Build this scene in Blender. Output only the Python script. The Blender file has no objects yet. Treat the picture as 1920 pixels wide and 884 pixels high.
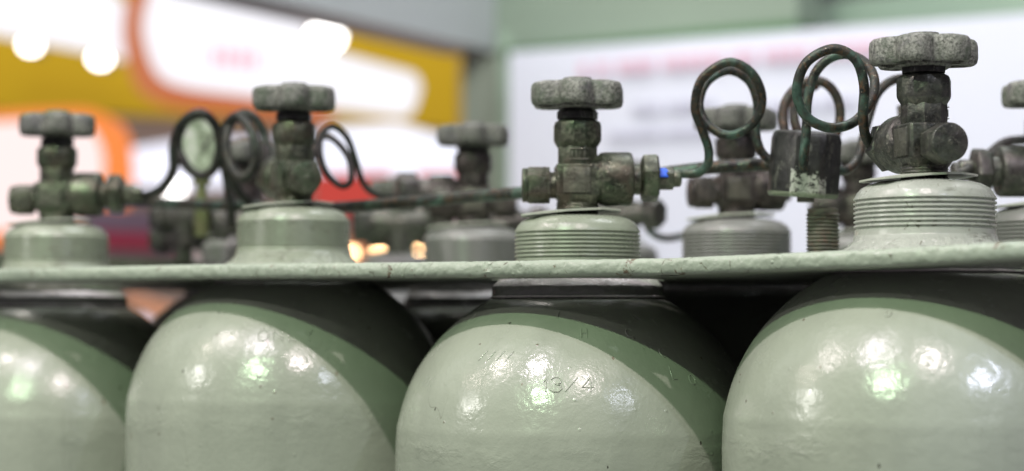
import bpy, bmesh, math, random
from mathutils import Vector, Matrix
random.seed(7)
sc = bpy.context.scene
col = sc.collection
PI = math.pi
F, YH = 3800.0, 602.0
PITCH = math.atan((YH-442)/F)
U = Vector((0, -math.sin(PITCH), math.cos(PITCH)))
DV = Vector((0, math.cos(PITCH), math.sin(PITCH)))

def at(px, py, Y):
    v = Vector(((px-960)/F, 0, 0)) + U*(-(py-442)/F) + DV
    return v*(Y/v.y)

# ------------------------------------------------------------------ objects
def tag(o, label=None, cat=None, group=None, kind=None):
    if label: o['label'] = label
    if cat: o['category'] = cat
    if group: o['group'] = group
    if kind: o['kind'] = kind
    return o

def empty(name, loc=(0, 0, 0), rz=0):
    o = bpy.data.objects.new(name, None); col.objects.link(o)
    o.location = loc; o.rotation_euler = (0, 0, rz); o.empty_display_size = .02
    return o

class MB:
    def __init__(s): s.v = []; s.f = []
    def add(s, vs, fs, M=None):
        b = len(s.v)
        s.v += [(M @ Vector(q)) if M else Vector(q) for q in vs]
        s.f += [[b+i for i in f] for f in fs]
        return s
    def lathe(s, prof, n=64, M=None, rfun=None, cap=True):
        vs = []; fs = []
        for r, z in prof:
            for k in range(n):
                a = 2*PI*k/n
                q = r*(rfun(a, r, z) if rfun else 1)
                vs.append((q*math.cos(a), q*math.sin(a), z))
        m = len(prof)
        for j in range(m-1):
            for k in range(n):
                k2 = (k+1) % n
                fs.append([j*n+k, j*n+k2, (j+1)*n+k2, (j+1)*n+k])
        if cap:
            fs.append(list(range(n))[::-1]); fs.append([(m-1)*n+k for k in range(n)])
        return s.add(vs, fs, M)
    def prism(s, n, r, z0, z1, ch=0, M=None, rot=0):
        pr = [(r, z0), (r, z1)] if not ch else [(r*(1-.10), z0), (r, z0+ch), (r, z1-ch), (r*(1-.10), z1)]
        R = Matrix.Rotation(rot, 4, 'Z')
        return s.lathe(pr, n, (M @ R) if M else R)
    def box(s, a, b, M=None):
        x0, y0, z0 = a; x1, y1, z1 = b
        vs = [(x0,y0,z0),(x1,y0,z0),(x1,y1,z0),(x0,y1,z0),(x0,y0,z1),(x1,y0,z1),(x1,y1,z1),(x0,y1,z1)]
        return s.add(vs, [[0,3,2,1],[4,5,6,7],[0,1,5,4],[1,2,6,5],[2,3,7,6],[3,0,4,7]], M)
    def tube(s, pts, r, n=14, sub=10, smooth=True, rf=None):
        P = spline(pts, sub) if smooth else [Vector(p) for p in pts]
        T = []
        for i in range(len(P)):
            a = P[max(0, i-1)]; b = P[min(len(P)-1, i+1)]
            T.append((b-a).normalized())
        nrm = T[0].orthogonal().normalized()
        vs = []; fs = []
        for i, p in enumerate(P):
            nrm = (nrm - T[i]*nrm.dot(T[i])).normalized()
            bn = T[i].cross(nrm)
            rr = r*(rf(i/(len(P)-1)) if rf else 1)
            for k in range(n):
                a = 2*PI*k/n
                vs.append(p + (nrm*math.cos(a)+bn*math.sin(a))*rr)
        for i in range(len(P)-1):
            for k in range(n):
                k2 = (k+1) % n
                fs.append([i*n+k, i*n+k2, (i+1)*n+k2, (i+1)*n+k])
        fs.append(list(range(n))[::-1]); fs.append([(len(P)-1)*n+k for k in range(n)])
        return s.add(vs, fs)
    def slab(s, front, thick):
        n = len(front); th = Vector((0, thick, 0))
        vs = [Vector(p) for p in front] + [Vector(p)+th for p in front]
        fs = [list(range(n)), [n+i for i in range(n)][::-1]]
        for i in range(n):
            j = (i+1) % n; fs.append([i, n+i, n+j, j])
        return s.add(vs, fs)
    def build(s, name, mat, parent=None, smooth=35, bevel=0, seg=2, fix=True):
        me = bpy.data.meshes.new(name)
        me.from_pydata([tuple(v) for v in s.v], [], s.f)
        bm = bmesh.new(); bm.from_mesh(me)
        if fix: bmesh.ops.recalc_face_normals(bm, faces=bm.faces)
        if bevel:
            es = [e for e in bm.edges if len(e.link_faces) == 2 and e.calc_face_angle(0) > .5]
            bmesh.ops.bevel(bm, geom=es, offset=bevel, segments=seg, affect='EDGES', profile=.6, clamp_overlap=True)
        bm.to_mesh(me); bm.free()
        me.materials.append(mat)
        if smooth:
            for p in me.polygons: p.use_smooth = True
            me.set_sharp_from_angle(angle=math.radians(smooth))
        o = bpy.data.objects.new(name, me); col.objects.link(o)
        if parent: o.parent = parent
        return o

def spline(pts, sub):
    P = [Vector(p) for p in pts]
    P = [P[0]*2-P[1]] + P + [P[-1]*2-P[-2]]
    out = []
    for i in range(1, len(P)-2):
        a, b, c, d = P[i-1:i+3]
        for k in range(sub):
            t = k/sub
            out.append(.5*((2*b)+(c-a)*t+(2*a-5*b+4*c-d)*t*t+(3*b-a-3*c+d)*t**3))
    out.append(P[-2])
    return out

# ---------------------------------------------------------------- materials
class NT:
    def __init__(s, name):
        s.m = bpy.data.materials.new(name); s.m.use_nodes = True
        s.t = s.m.node_tree; s.N = s.t.nodes; s.L = s.t.links
        s.b = s.N['Principled BSDF']
        s.raw = s.N.new('ShaderNodeTexCoord').outputs['Object']
        oi = s.N.new('ShaderNodeObjectInfo'); ad = s.N.new('ShaderNodeVectorMath')
        s.t.links.new(s.raw, ad.inputs[0]); s.t.links.new(oi.outputs['Location'], ad.inputs[1]); s.co = ad.outputs[0]
    def link(s, a, b): s.L.new(a, b)
    def noise(s, scale, detail=4, rough=.6, dist=0, co=None, out='Fac'):
        n = s.N.new('ShaderNodeTexNoise'); n.inputs['Scale'].default_value = scale
        n.inputs['Detail'].default_value = detail; n.inputs['Roughness'].default_value = rough
        n.inputs['Distortion'].default_value = dist
        s.link(co or s.co, n.inputs['Vector']); return n.outputs[out]
    def voro(s, scale, feature='F1', co=None, rnd=1):
        n = s.N.new('ShaderNodeTexVoronoi'); n.inputs['Scale'].default_value = scale; n.feature = feature
        n.inputs['Randomness'].default_value = rnd
        s.link(co or s.co, n.inputs['Vector']); return n.outputs['Distance']
    def stretch(s, sx, sy, sz):
        n = s.N.new('ShaderNodeMapping'); n.inputs['Scale'].default_value = (sx, sy, sz)
        s.link(s.co, n.inputs['Vector']); return n.outputs[0]
    def ramp(s, fac, stops, interp='LINEAR'):
        n = s.N.new('ShaderNodeValToRGB'); r = n.color_ramp; r.interpolation = interp
        while len(r.elements) < len(stops): r.elements.new(.5)
        for e, (p, c) in zip(r.elements, stops):
            e.position = p; e.color = (*c, 1) if hasattr(c, '__len__') else (c, c, c, 1)
        s.link(fac, n.inputs[0]); return n.outputs[0]
    def mix(s, fac, a, b, mode='MIX'):
        n = s.N.new('ShaderNodeMix'); n.data_type = 'RGBA'; n.blend_type = mode
        for inp, v in ((n.inputs[0], fac), (n.inputs[6], a), (n.inputs[7], b)):
            if hasattr(v, 'default_value'): s.link(v, inp)
            elif inp is n.inputs[0]: inp.default_value = v
            else: inp.default_value = (*v, 1)
        return n.outputs[2]
    def math(s, op, a, b=0):
        n = s.N.new('ShaderNodeMath'); n.operation = op
        for i, v in enumerate((a, b)):
            if hasattr(v, 'default_value'): s.link(v, n.inputs[i])
            else: n.inputs[i].default_value = v
        return n.outputs[0]
    def bump(s, h, strength, dist, prev=None):
        n = s.N.new('ShaderNodeBump'); n.inputs['Strength'].default_value = strength
        n.inputs['Distance'].default_value = dist
        s.link(h, n.inputs['Height'])
        if prev: s.link(prev, n.inputs['Normal'])
        return n.outputs[0]
    def set(s, **k):
        for a, v in k.items():
            i = s.b.inputs[a.replace('_', ' ')]
            if hasattr(v, 'default_value'): s.link(v, i)
            elif hasattr(v, '__len__'): i.default_value = (*v, 1)
            else: i.default_value = v
        return s

def paint(name, base, dark, rough=.24, chips=.0, band=False, foot=False, rs=150, rt=.69, bumpk=1.0, rustc=(.085, .045, .02), lump=1.0):
    m = NT(name)
    c = m.mix(m.ramp(m.noise(9, 5, .6), [(.3, 0.), (.75, 1.)]), base, dark)
    st = m.noise(30, 4, .6, co=m.stretch(1.2, 1.2, .22))
    c = m.mix(m.math('MULTIPLY', m.ramp(st, [(.45, 0.), (.8, 1.)]), .35), c, tuple(q*.72 for q in dark))
    # small specks of dirt and brown rust points
    sp = m.math('LESS_THAN', m.voro(75), .062)
    ms = m.ramp(m.noise(14, 2), [(.50, 0.), (.56, 1.)])
    c = m.mix(m.math('MULTIPLY', m.math('MULTIPLY', sp, ms), .75), c, (.09, .06, .035))
    sp2 = m.math('LESS_THAN', m.voro(33, co=m.stretch(1, 1, .6)), .026)
    c = m.mix(m.math('MULTIPLY', sp2, .85), c, (.03, .025, .02))
    if chips:
        wob = m.noise(60, 6, .7, 1.5)
        cr = m.voro(55, 'DISTANCE_TO_EDGE', co=None)
        lines = m.math('LESS_THAN', m.math('ADD', cr, m.math('MULTIPLY', wob, .20)), .096)
        area = m.ramp(m.noise(19, 5, .7), [(.42, 0.), (.50, 1.)])
        k = m.math('MULTIPLY', lines, area)
        c = m.mix(m.math('MULTIPLY', k, chips), c, (.07, .062, .038))
        ru = m.ramp(m.noise(rs, 8, .75, .6), [(rt, 0.), (rt+.03, 1.)])
        c = m.mix(m.math('MULTIPLY', ru, chips), c, rustc)
    b1 = m.bump(m.noise(520, 3, .55), .20*bumpk, .00035)
    b2 = m.bump(m.noise(230, 3, .55, .3), .30*bumpk, .0008, b1)
    b3 = m.bump(m.noise(60, 3, .5), .35*lump, .0016, b2)
    b4 = m.bump(m.ramp(m.voro(75), [(0, 1.), (.10, 0.)]), .5*bumpk, .0006, b3)
    if foot:
        zx = m.N.new('ShaderNodeSeparateXYZ'); m.link(m.raw, zx.inputs[0])
        mk = m.ramp(m.math('MULTIPLY', zx.outputs['Z'], -10), [(.315, 0.), (.345, 1.)])
        b4 = m.bump(m.math('MULTIPLY', m.noise(85, 4, .6, .5), mk), 1.0, .0040, b4)
        tp = m.ramp(m.math('MULTIPLY', zx.outputs['Z'], -10), [(.06, 1.), (.10, 0.)])
        b4 = m.bump(m.math('MULTIPLY', m.noise(60, 3, .6), tp), .6, .0020, b4)
        # grime left in the thread grooves, broken up
        gr = m.math('MULTIPLY', m.ramp(m.noise(260, 5, .7, 0, co=m.stretch(.25, .25, 1)), [(.56, 0.), (.64, 1.)]), m.ramp(m.noise(24, 3), [(.5, 0.), (.6, 1.)]))
        c = m.mix(m.math('MULTIPLY', gr, .6), c, (.11, .11, .085))
    if band:                                  # wrinkled, roughly brushed paint where the shoulder meets the wall of the cylinder
        zx = m.N.new('ShaderNodeSeparateXYZ'); m.link(m.raw, zx.inputs[0])
        d = m.math('ABSOLUTE', m.math('ADD', zx.outputs['Z'], m.math('ADD', m.math('MULTIPLY', m.noise(14, 2), .02), .136)))
        mk = m.math('MULTIPLY', m.ramp(d, [(.002, 1.), (.011, 0.)]), m.ramp(m.noise(16, 3, .6), [(.46, .1), (.62, 1.)]))
        b4 = m.bump(m.math('MULTIPLY', m.noise(70, 5, .65, 1.0, co=m.stretch(1, 1, 1.8)), mk), .6, .0020, b4)
        b4 = m.bump(m.noise(55, 4, .6, 0, co=m.stretch(.5, .5, 2)), .10, .0010, b4)
        bl = m.ramp(m.noise(22, 6, .75), [(.655, 0.), (.675, 1.)])            # chips through to dark primer
        c = m.mix(m.math('MULTIPLY', bl, .0), c, (.08, .08, .07))
        hair = m.math('LESS_THAN', m.voro(48, co=m.stretch(1, 1, .45)), .055)
        hm = m.ramp(m.noise(31, 2), [(.47, 0.), (.50, 1.)])
        c = m.mix(m.math('MULTIPLY', m.math('MULTIPLY', hair, hm), .6), c, (.12, .07, .04))
        sc_ = m.math('LESS_THAN', m.math('ABSOLUTE', m.math('SUBTRACT', m.noise(9, 1, .5, .3, co=m.stretch(4, 4, .25)), .5)), .0012)
        sm = m.ramp(m.noise(11, 2), [(.58, 0.), (.60, 1.)])
        c = m.mix(m.math('MULTIPLY', m.math('MULTIPLY', sc_, sm), .5), c, (.12, .12, .09))
    m.set(Base_Color=c, Roughness=m.ramp(m.noise(45, 4), [(.3, rough*.8), (.7, rough*1.5)]), Normal=b4, Specular_IOR_Level=.55)
    return m.m

M = {}
M['paint'] = paint('pale green enamel', (.318, .345, .280), (.272, .300, .240), .20, band=True)
M['neckpaint'] = paint('neck enamel', (.29, .32, .25), (.21, .235, .18), .26, bumpk=.7, lump=.6, foot=True, chips=.35)
M['neckgrey'] = paint('light grey enamel', (.37, .385, .345), (.28, .295, .26), .24, bumpk=.7, lump=.6, foot=True, chips=.8, rustc=(.30, .15, .03))
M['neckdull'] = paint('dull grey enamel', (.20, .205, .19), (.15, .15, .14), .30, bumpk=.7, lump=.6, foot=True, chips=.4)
def ring_paint():
    m = NT('ring paint with sealant')
    zx = m.N.new('ShaderNodeSeparateXYZ'); m.link(m.raw, zx.inputs[0])
    z = m.math('ADD', zx.outputs['Z'], m.math('MULTIPLY', m.math('SUBTRACT', m.noise(70, 5, .7), .5), .0022))
    up = m.math('GREATER_THAN', z, -.0452); dn = m.math('LESS_THAN', z, -.0512)
    c = m.mix(m.noise(60, 5), (.13, .14, .12), (.22, .23, .20))
    c = m.mix(m.math('MAXIMUM', up, dn), c, (.62, .60, .57))
    b = m.bump(m.noise(170, 4, .6), .9, .0016); b = m.bump(m.noise(60, 3), .7, .0025, b)
    m.set(Base_Color=c, Roughness=.14, Normal=b, Specular_IOR_Level=.7); return m.m
M['ring'] = ring_paint()
M['plate'] = paint('chipped plate enamel', (.33, .375, .30), (.25, .29, .23), .30, chips=.85, bumpk=2.6, lump=2.6, rs=55, rt=.605)

def metal(name, a, b, c3, patina=(.10, .16, .11), rough=.42, pat=.35, met=.55, bump=1.0, big=None, edges=.55):
    m = NT(name)
    c = m.mix(m.ramp(m.noise(75, 8, .72), [(.42, 0.), (.58, 1.)]), a, b)
    c = m.mix(m.ramp(m.noise(210, 6, .75, .8), [(.52, 0.), (.62, 1.)]), c, c3)
    c = m.mix(m.math('MULTIPLY', m.ramp(m.noise(260, 5, .7, .3, co=m.stretch(1, 1, .35)), [(.60, 0.), (.66, 1.)]), .35), c, tuple(min(1, q*1.8) for q in c3))
    if big: c = m.mix(m.math('MULTIPLY', m.ramp(m.noise(30, 5, .65, .8), [(.50, 0.), (.62, 1.)]), .8), c, big)
    g = m.math('MULTIPLY', m.ramp(m.noise(38, 6, .7, .4), [(.50, 0.), (.62, 1.)]), pat)
    c = m.mix(g, c, patina)
    sp = m.math('LESS_THAN', m.voro(260), .12)
    c = m.mix(m.math('MULTIPLY', sp, .5), c, (.28, .27, .22))
    geo = m.N.new('ShaderNodeNewGeometry')
    edge = m.ramp(geo.outputs['Pointiness'], [(.545, 0.), (.60, 1.)])
    c = m.mix(m.math('MULTIPLY', edge, edges), c, (.24, .235, .19))
    b1 = m.bump(m.noise(700, 3, .6), .35*bump, .0003)
    b2 = m.bump(m.noise(160, 4, .6), .8*bump, .0010, b1)
    m.set(Base_Color=c, Metallic=met, Roughness=m.ramp(m.noise(120, 6, .7), [(.35, rough*.6), (.65, rough*1.6)]), Normal=b2, Specular_IOR_Level=.4)
    return m.m

M['bronze'] = metal('weathered brass', (.098, .104, .076), (.034, .038, .029), (.155, .160, .118), (.070, .105, .060), rough=.36, pat=.6, met=.68, big=(.090, .072, .056))
M['bronze2'] = metal('dark weathered brass', (.095, .096, .086), (.036, .037, .035), (.150, .146, .122), (.070, .090, .060), pat=.4, rough=.36, met=.68, big=(.085, .074, .072))
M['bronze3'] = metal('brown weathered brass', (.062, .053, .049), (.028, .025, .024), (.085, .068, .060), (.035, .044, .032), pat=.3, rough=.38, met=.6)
M['darksteel'] = metal('dark steel', (.045, .045, .043), (.028, .029, .028), (.075, .075, .07), (.09, .11, .08), .36, .15, .6)
M['tube'] = metal('copper tube with patina', (.034, .035, .029), (.016, .019, .017), (.085, .050, .028), (.055, .105, .080), .38, .85, .35, edges=0)
M['tubedark'] = metal('dark tube', (.020, .021, .018), (.009, .010, .009), (.045, .036, .026), (.030, .050, .036), .42, .4, .3, edges=0)
M['tuberust'] = metal('rusty tube', (.040, .027, .021), (.02, .017, .015), (.13, .05, .02), (.09, .13, .10), .45, .3, .4, edges=0)
M['tag'] = paint('tag paint', (.45, .47, .40), (.34, .36, .30), .38, bumpk=.6, lump=.2, chips=.4)

def wheel_mat(name, k=1.0, grn=.5):
    m = NT(name)
    c = m.mix(m.ramp(m.noise(430, 5, .85, .4), [(.38, 0.), (.62, 1.)]), (.06*k, .065*k, .052*k), (.62*k, .62*k, .56*k))
    c = m.mix(m.math('MULTIPLY', m.ramp(m.noise(70, 4, .6), [(.48, 0.), (.62, 1.)]), grn), c, (.10*k, .145*k, .085*k))
    c = m.mix(m.math('MULTIPLY', m.ramp(m.noise(48, 4, .6, 1), [(.52, 0.), (.66, 1.)]), .5), c, (.19*k, .165*k, .22*k))
    c = m.mix(m.math('MULTIPLY', m.ramp(m.noise(600, 3, .7), [(.58, 0.), (.64, 1.)]), .7), c, (.05, .05, .04))
    b = m.bump(m.noise(650, 4, .7), .7, .0006)
    b = m.bump(m.noise(180, 3, .6), .5, .0010, b)
    m.set(Base_Color=c, Roughness=.62, Metallic=.1, Normal=b)
    return m.m
M['wheel'] = wheel_mat('corroded aluminium', .50, .6)
M['wheelgreen'] = wheel_mat('corroded aluminium with green', .44, .75)
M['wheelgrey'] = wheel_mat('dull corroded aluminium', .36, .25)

def plain(name, c, rough=.6, metal=0, var=.12, scale=3):
    m = NT(name)
    cc = m.mix(m.noise(scale, 3), c, tuple(q*(1-var) for q in c))
    m.set(Base_Color=cc, Roughness=rough, Metallic=metal)
    return m.m
def glow(name, c, s):
    m = NT(name); m.set(Base_Color=(.02, .02, .02), Emission_Color=c, Emission_Strength=s, Roughness=.9)
    return m.m

# --------------------------------------------------------------- glyphs
G = {'1': [[(.2, .75), (.5, 1), (.5, 0)]],
 '3': [[(.05, .85), (.25, 1), (.6, 1), (.8, .8), (.7, .58), (.4, .52), (.75, .44), (.85, .2), (.65, 0), (.25, 0), (.03, .15)]],
 '/': [[(.1, 0), (.8, 1)]], '4': [[(.65, 0), (.65, 1), (.05, .3), (.9, .3)]],
 'O': [[(.4, 1), (.12, .85), (0, .5), (.12, .15), (.4, 0), (.68, .15), (.8, .5), (.68, .85), (.4, 1)]],
 'N': [[(0, 0), (0, 1), (.7, 0), (.7, 1)]], 'L': [[(0, 1), (0, 0), (.6, 0)]],
 'Y': [[(0, 1), (.35, .5), (.7, 1)], [(.35, .5), (.35, 0)]], 'I': [[(.3, 0), (.3, 1)]],
 'C': [[(.75, .85), (.5, 1), (.15, .88), (0, .5), (.15, .12), (.5, 0), (.75, .15)]],
 'H': [[(0, 0), (0, 1)], [(.7, 0), (.7, 1)], [(0, .5), (.7, .5)]],
 'D': [[(0, 0), (0, 1), (.45, 1), (.75, .7), (.75, .3), (.45, 0), (0, 0)]],
 '7': [[(0, 1), (.7, 1), (.3, 0)]], 'W': [[(0, 1), (.2, 0), (.4, .8), (.6, 0), (.8, 1)]]}
DA, DB, DC = .1155, .109, -.149       # dome: radius, height, centre below neck top
def dome_pt(phi, th, off=0):
    r = DA*math.cos(th); z = DC+DB*math.sin(th)
    n = Vector((math.cos(th)*math.cos(phi)/DA, math.cos(th)*math.sin(phi)/DA, math.sin(th)/DB)).normalized()
    return Vector((r*math.cos(phi), r*math.sin(phi), z)) + n*off
def dome_angles(base, T, px, py):
    d = at(px, py, 1); o = base
    C = Vector((o[0], o[1], T+DC)); S = Vector((DA, DA, DB))
    oo = Vector([-C[i]/S[i] for i in range(3)]); e = Vector([d[i]/S[i] for i in range(3)])
    a = e.dot(e); b = oo.dot(e); c = oo.dot(oo)-1
    t = (-b-math.sqrt(max(0, b*b-a*c)))/a
    P = d*t-C
    return math.atan2(P.y, P.x), math.asin(max(-1, min(1, P.z/DB)))
def stamp(mb, base, T, px, py, text, h, w=.8, slant=0, gap=1.15, r=.00040, rot=0):
    phi0, th0 = dome_angles(base, T, px, py)
    x = 0
    for ch in text:
        if ch != ' ':
            for st in G[ch]:
                pts = []
                for j in range(len(st)-1):
                    for q in range(4):
                        t = q/4; pts.append((st[j][0]*(1-t)+st[j+1][0]*t, st[j][1]*(1-t)+st[j+1][1]*t))
                pts.append(st[-1])
                P = []
                for (u, v) in pts:
                    uu = (x+u*w+v*slant)*h; vv = v*h
                    uu, vv = uu*math.cos(rot)-vv*math.sin(rot), uu*math.sin(rot)+vv*math.cos(rot)
                    th = th0+vv/DA
                    P.append(dome_pt(phi0+uu/(DA*math.cos(th0)), th, 0.00002))
                mb.tube(P, r, 6, 1, smooth=False)
        x += gap*w

# ---------------------------------------------------------------- cylinders
ROW = Vector((.196, -.138, 0)); BACK = Vector((.123, .196, 0))
pos = {}
for i, (s_, cx) in {1: (96.8, 105), 2: (106.3, 550), 3: (117.8, 1083), 4: (131.8, 1735)}.items():
    Z = F*.04/s_; pos[i] = Vector(((cx-960)/F*Z, Z, 0))
ROWU = ROW.normalized(); OUT = Vector((-ROWU.y, ROWU.x, 0)); OUT = OUT if OUT.y < 0 else -OUT   # toward the camera

def shell_mb():
    mb = MB(); pr = [(.010, -1.60), (.085, -1.60), (.108, -1.575), (.1155, -1.53), (.1155, -.30), (.1155, -.20), (.1156, -.160)]
    n = 44; t0, t1 = math.asin(.0), math.acos(.055/DA)
    pr += [(.1157, -.152)]
    for k in range(n+1):
        t = t1*k/n
        j = .0004*math.exp(-((t-.14)/.03)**2)           # faint ridge where the shoulder was pressed
        pr.append(((DA+j)*math.cos(t), DC+DB*math.sin(t)))
    pr.append((.050, pr[-1][1]+.0005))
    return mb.lathe(pr, 144)
def neck_mb():
    pr = [(.006, .0), (.021, 0), (.027, -.0006), (.032, -.0020), (.036, -.0042), (.0383, -.0068), (.0393, -.0088)]
    z = -.0098
    for k in range(7):
        pr += [(.0400, z), (.0402, z-.0009), (.0390, z-.0014), (.0389, z-.0022)]; z -= .0026
    pr += [(.0396, z), (.0398, -.0300), (.0408, -.0340), (.0440, -.0375), (.0490, -.0405), (.0500, -.0440), (.050, -.052)]
    return MB().lathe(pr, 96)
def ring_mb():
    pr = [(.0485, -.0408), (.0500, -.0408), (.0522, -.0430), (.0541, -.0449), (.0546, -.0462), (.0546, -.0500), (.0545, -.0508), (.0556, -.0514), (.0558, -.0522), (.0540, -.0528), (.0485, -.0528)]
    def w(a, r, z): return 1+(.006*math.sin(5*a+1)+.005*math.sin(13*a)+.004*math.sin(29*a+2))*(z > -.0445)+(.004*math.sin(9*a)+.003*math.sin(23*a+1))*(z < -.0510)
    return MB().lathe(pr, 96, rfun=w)
def guard_mb():
    # bent sheet-metal tag, octagonal, wings folded down
    n = 40; vs = []; fs = []
    o = [(-.036, -.012), (-.030, -.022), (-.006, -.026), (.014, -.024), (.027, -.013), (.027, .010), (.012, .024), (-.012, .025), (-.030, .018), (-.036, .008)]
    def z(x, y): return .0012+ (-.0022*((abs(x)-.018)/.018) if abs(x) > .018 else 0) + .0010*math.sin(60*x+.5) - .0012*(abs(y)/.026)**2 + .0016
    K = 6
    for (x, y) in o:
        for k in range(K+1):
            t = k/K; vs.append((x*(1-t)+.009*t*x/abs(math.hypot(x, y)), y*(1-t)+.009*t*y/math.hypot(x, y), 0))
    N = len(o)
    vs = [(x, y, z(x, y)) for x, y, _ in vs]
    L = len(vs); vs += [(x, y, q+.0011) for x, y, q in vs]
    W = K+1
    for i in range(N):
        j = (i+1) % N
        for k in range(K):
            fs.append([i*W+k, j*W+k, j*W+k+1, i*W+k+1]); fs.append([L+i*W+k, L+i*W+k+1, L+j*W+k+1, L+j*W+k])
        fs.append([i*W, L+i*W, L+j*W, j*W]); fs.append([i*W+K, j*W+K, L+j*W+K, L+i*W+K])
    return MB().add(vs, fs)

RX = Matrix.Rotation(PI/2, 4, 'Y')     # z axis -> +x
def valve_body_mb():
    mb = MB()
    # threaded spigot
    pr = [(.0136, 0)]
    for k in range(4): pr += [(.0138, .0012+k*.0018), (.0130, .0021+k*.0018)]
    mb.lathe(pr+[(.0136, .0085)], 32)
    # square block with chamfered foot and edges
    def sq(h, c): return [(h, -h+c), (h, h-c), (h-c, h), (-h+c, h), (-h, h-c), (-h, -h+c), (-h+c, -h), (h-c, -h)]
    rings = [(.0110, .003, .0072), (.0136, .003, .0118), (.0142, .0014, .0128), (.0142, .0014, .0315), (.0134, .0014, .0325)]
    vs = []; fs = []
    for h, c, z in rings: vs += [(x, y, z) for x, y in sq(h, c)]
    for j in range(len(rings)-1):
        for k in range(8): fs.append([j*8+k, j*8+(k+1) % 8, (j+1)*8+(k+1) % 8, (j+1)*8+k])
    fs.append(list(range(8))[::-1]); fs.append([32+k for k in range(8)])
    mb.add(vs, fs)
    # faceted column and bonnet
    mb.lathe([(.0132, .0315), (.0132, .0440)], 8, Matrix.Rotation(PI/8, 4, 'Z'))
    mb.lathe([(.0120, .0425), (.0132, .0440), (.0150, .0468), (.0155, .0485), (.0155, .0570), (.0148, .0595), (.0125, .0608)], 12, Matrix.Rotation(PI/12, 4, 'Z'))
    mb.box((-.0062, -.0129, .0352), (.0062, -.0118, .0358)); mb.box((-.0062, -.0129, .0418), (.0062, -.0118, .0424))
    for k in range(4): mb.box((-.0048+k*.0026, -.0130, .0366), (-.0048+k*.0026+.0012, -.0118, .0410))
    # outlet boss, along +x
    B = Matrix.Translation((0, 0, .0235)) @ RX
    mb.lathe([(.0120, .004), (.0150, .0125), (.0168, .0150), (.0172, .0180), (.0172, .0325), (.0165, .0345), (.0140, .0353), (.0100, .0353), (.0100, .0400)], 40, B)
    # side pads
    mb.box((-.0100, -.0155, .0140), (.0070, .0155, .0300))
    # spigot of the plug side
    mb.lathe([(.0085, .010), (.0085, .0185)], 24, Matrix.Translation((0, 0, .0195)) @ Matrix.Rotation(-PI/2, 4, 'Y'))
    return mb
def plug_mb():
    mb = MB(); B = Matrix.Translation((0, 0, .0195)) @ Matrix.Rotation(-PI/2, 4, 'Y')
    mb.lathe([(.0118, .0178), (.0118, .0200)], 6, B)
    mb.lathe([(.0118, .0200), (.0118, .0305), (.0104, .0335)], 6, B)
    mb.lathe([(.0106, .0322), (.0110, .0343), (.0105, .0353)], 36, B)
    mb.lathe([(.0016, .0350), (.0015, .0357)], 12, B)
    return mb
def nut_mb():
    B = Matrix.Translation((0, 0, .0240)) @ RX
    return MB().lathe([(.0132, .0405), (.0155, .0420), (.0158, .0502), (.0140, .0517)], 6, B @ Matrix.Rotation(.3, 4, 'Z'))
def fitting_mb():
    B = Matrix.Translation((0, 0, .0240)) @ RX
    mb = MB().lathe([(.0070, .0510), (.0074, .0518), (.0074, .0605), (.0068, .0615)], 6, B @ Matrix.Rotation(.1, 4, 'Z'))
    return mb.lathe([(.0056, .0610), (.0054, .0655), (.0038, .0665)], 24, B)
def gland_mb():
    mb = MB().lathe([(.0122, .0612), (.0130, .0618), (.0132, .0660), (.0118, .0675)], 8)
    return mb.lathe([(.0095, .067), (.0095, .071)], 24)
def wheel_mb(rot):
    n = 120
    def lobes(a, r, z):
        if r < .0175: return 1
        k = ((1-math.cos(6*(a-rot)))/2)**2.1
        q = min(1, (r-.0175)/.011)
        return 1+(.012-.26*k)*q
    pr = [(.0100, .0685), (.0148, .0685), (.0160, .0695), (.0162, .0752), (.0215, .0757), (.0248, .0752), (.0256, .0710), (.0268, .0700), (.0290, .0698), (.0303, .0710),
          (.0309, .0735), (.0309, .0800), (.0304, .0826), (.0290, .0842), (.0255, .0851), (.0190, .0850), (.0105, .0852), (.0095, .0866), (.0088, .0882), (.0060, .0886)]
    mb = MB().lathe(pr, n, rfun=lobes)
    for k in range(6):                       # ribs on the underside
        a = rot+k*PI/3
        mb.box((.012, -.0028, .0705), (.0262, .0028, .0765), Matrix.Rotation(a, 4, 'Z'))
    return mb

protos = {}
def mesh_copy(o, parent, mat=None):
    c = o.copy()
    if mat and o.data.materials[0] != mat:
        c.data = o.data.copy(); c.data.materials[0] = mat
    col.objects.link(c); c.parent = parent
    return c

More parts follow.
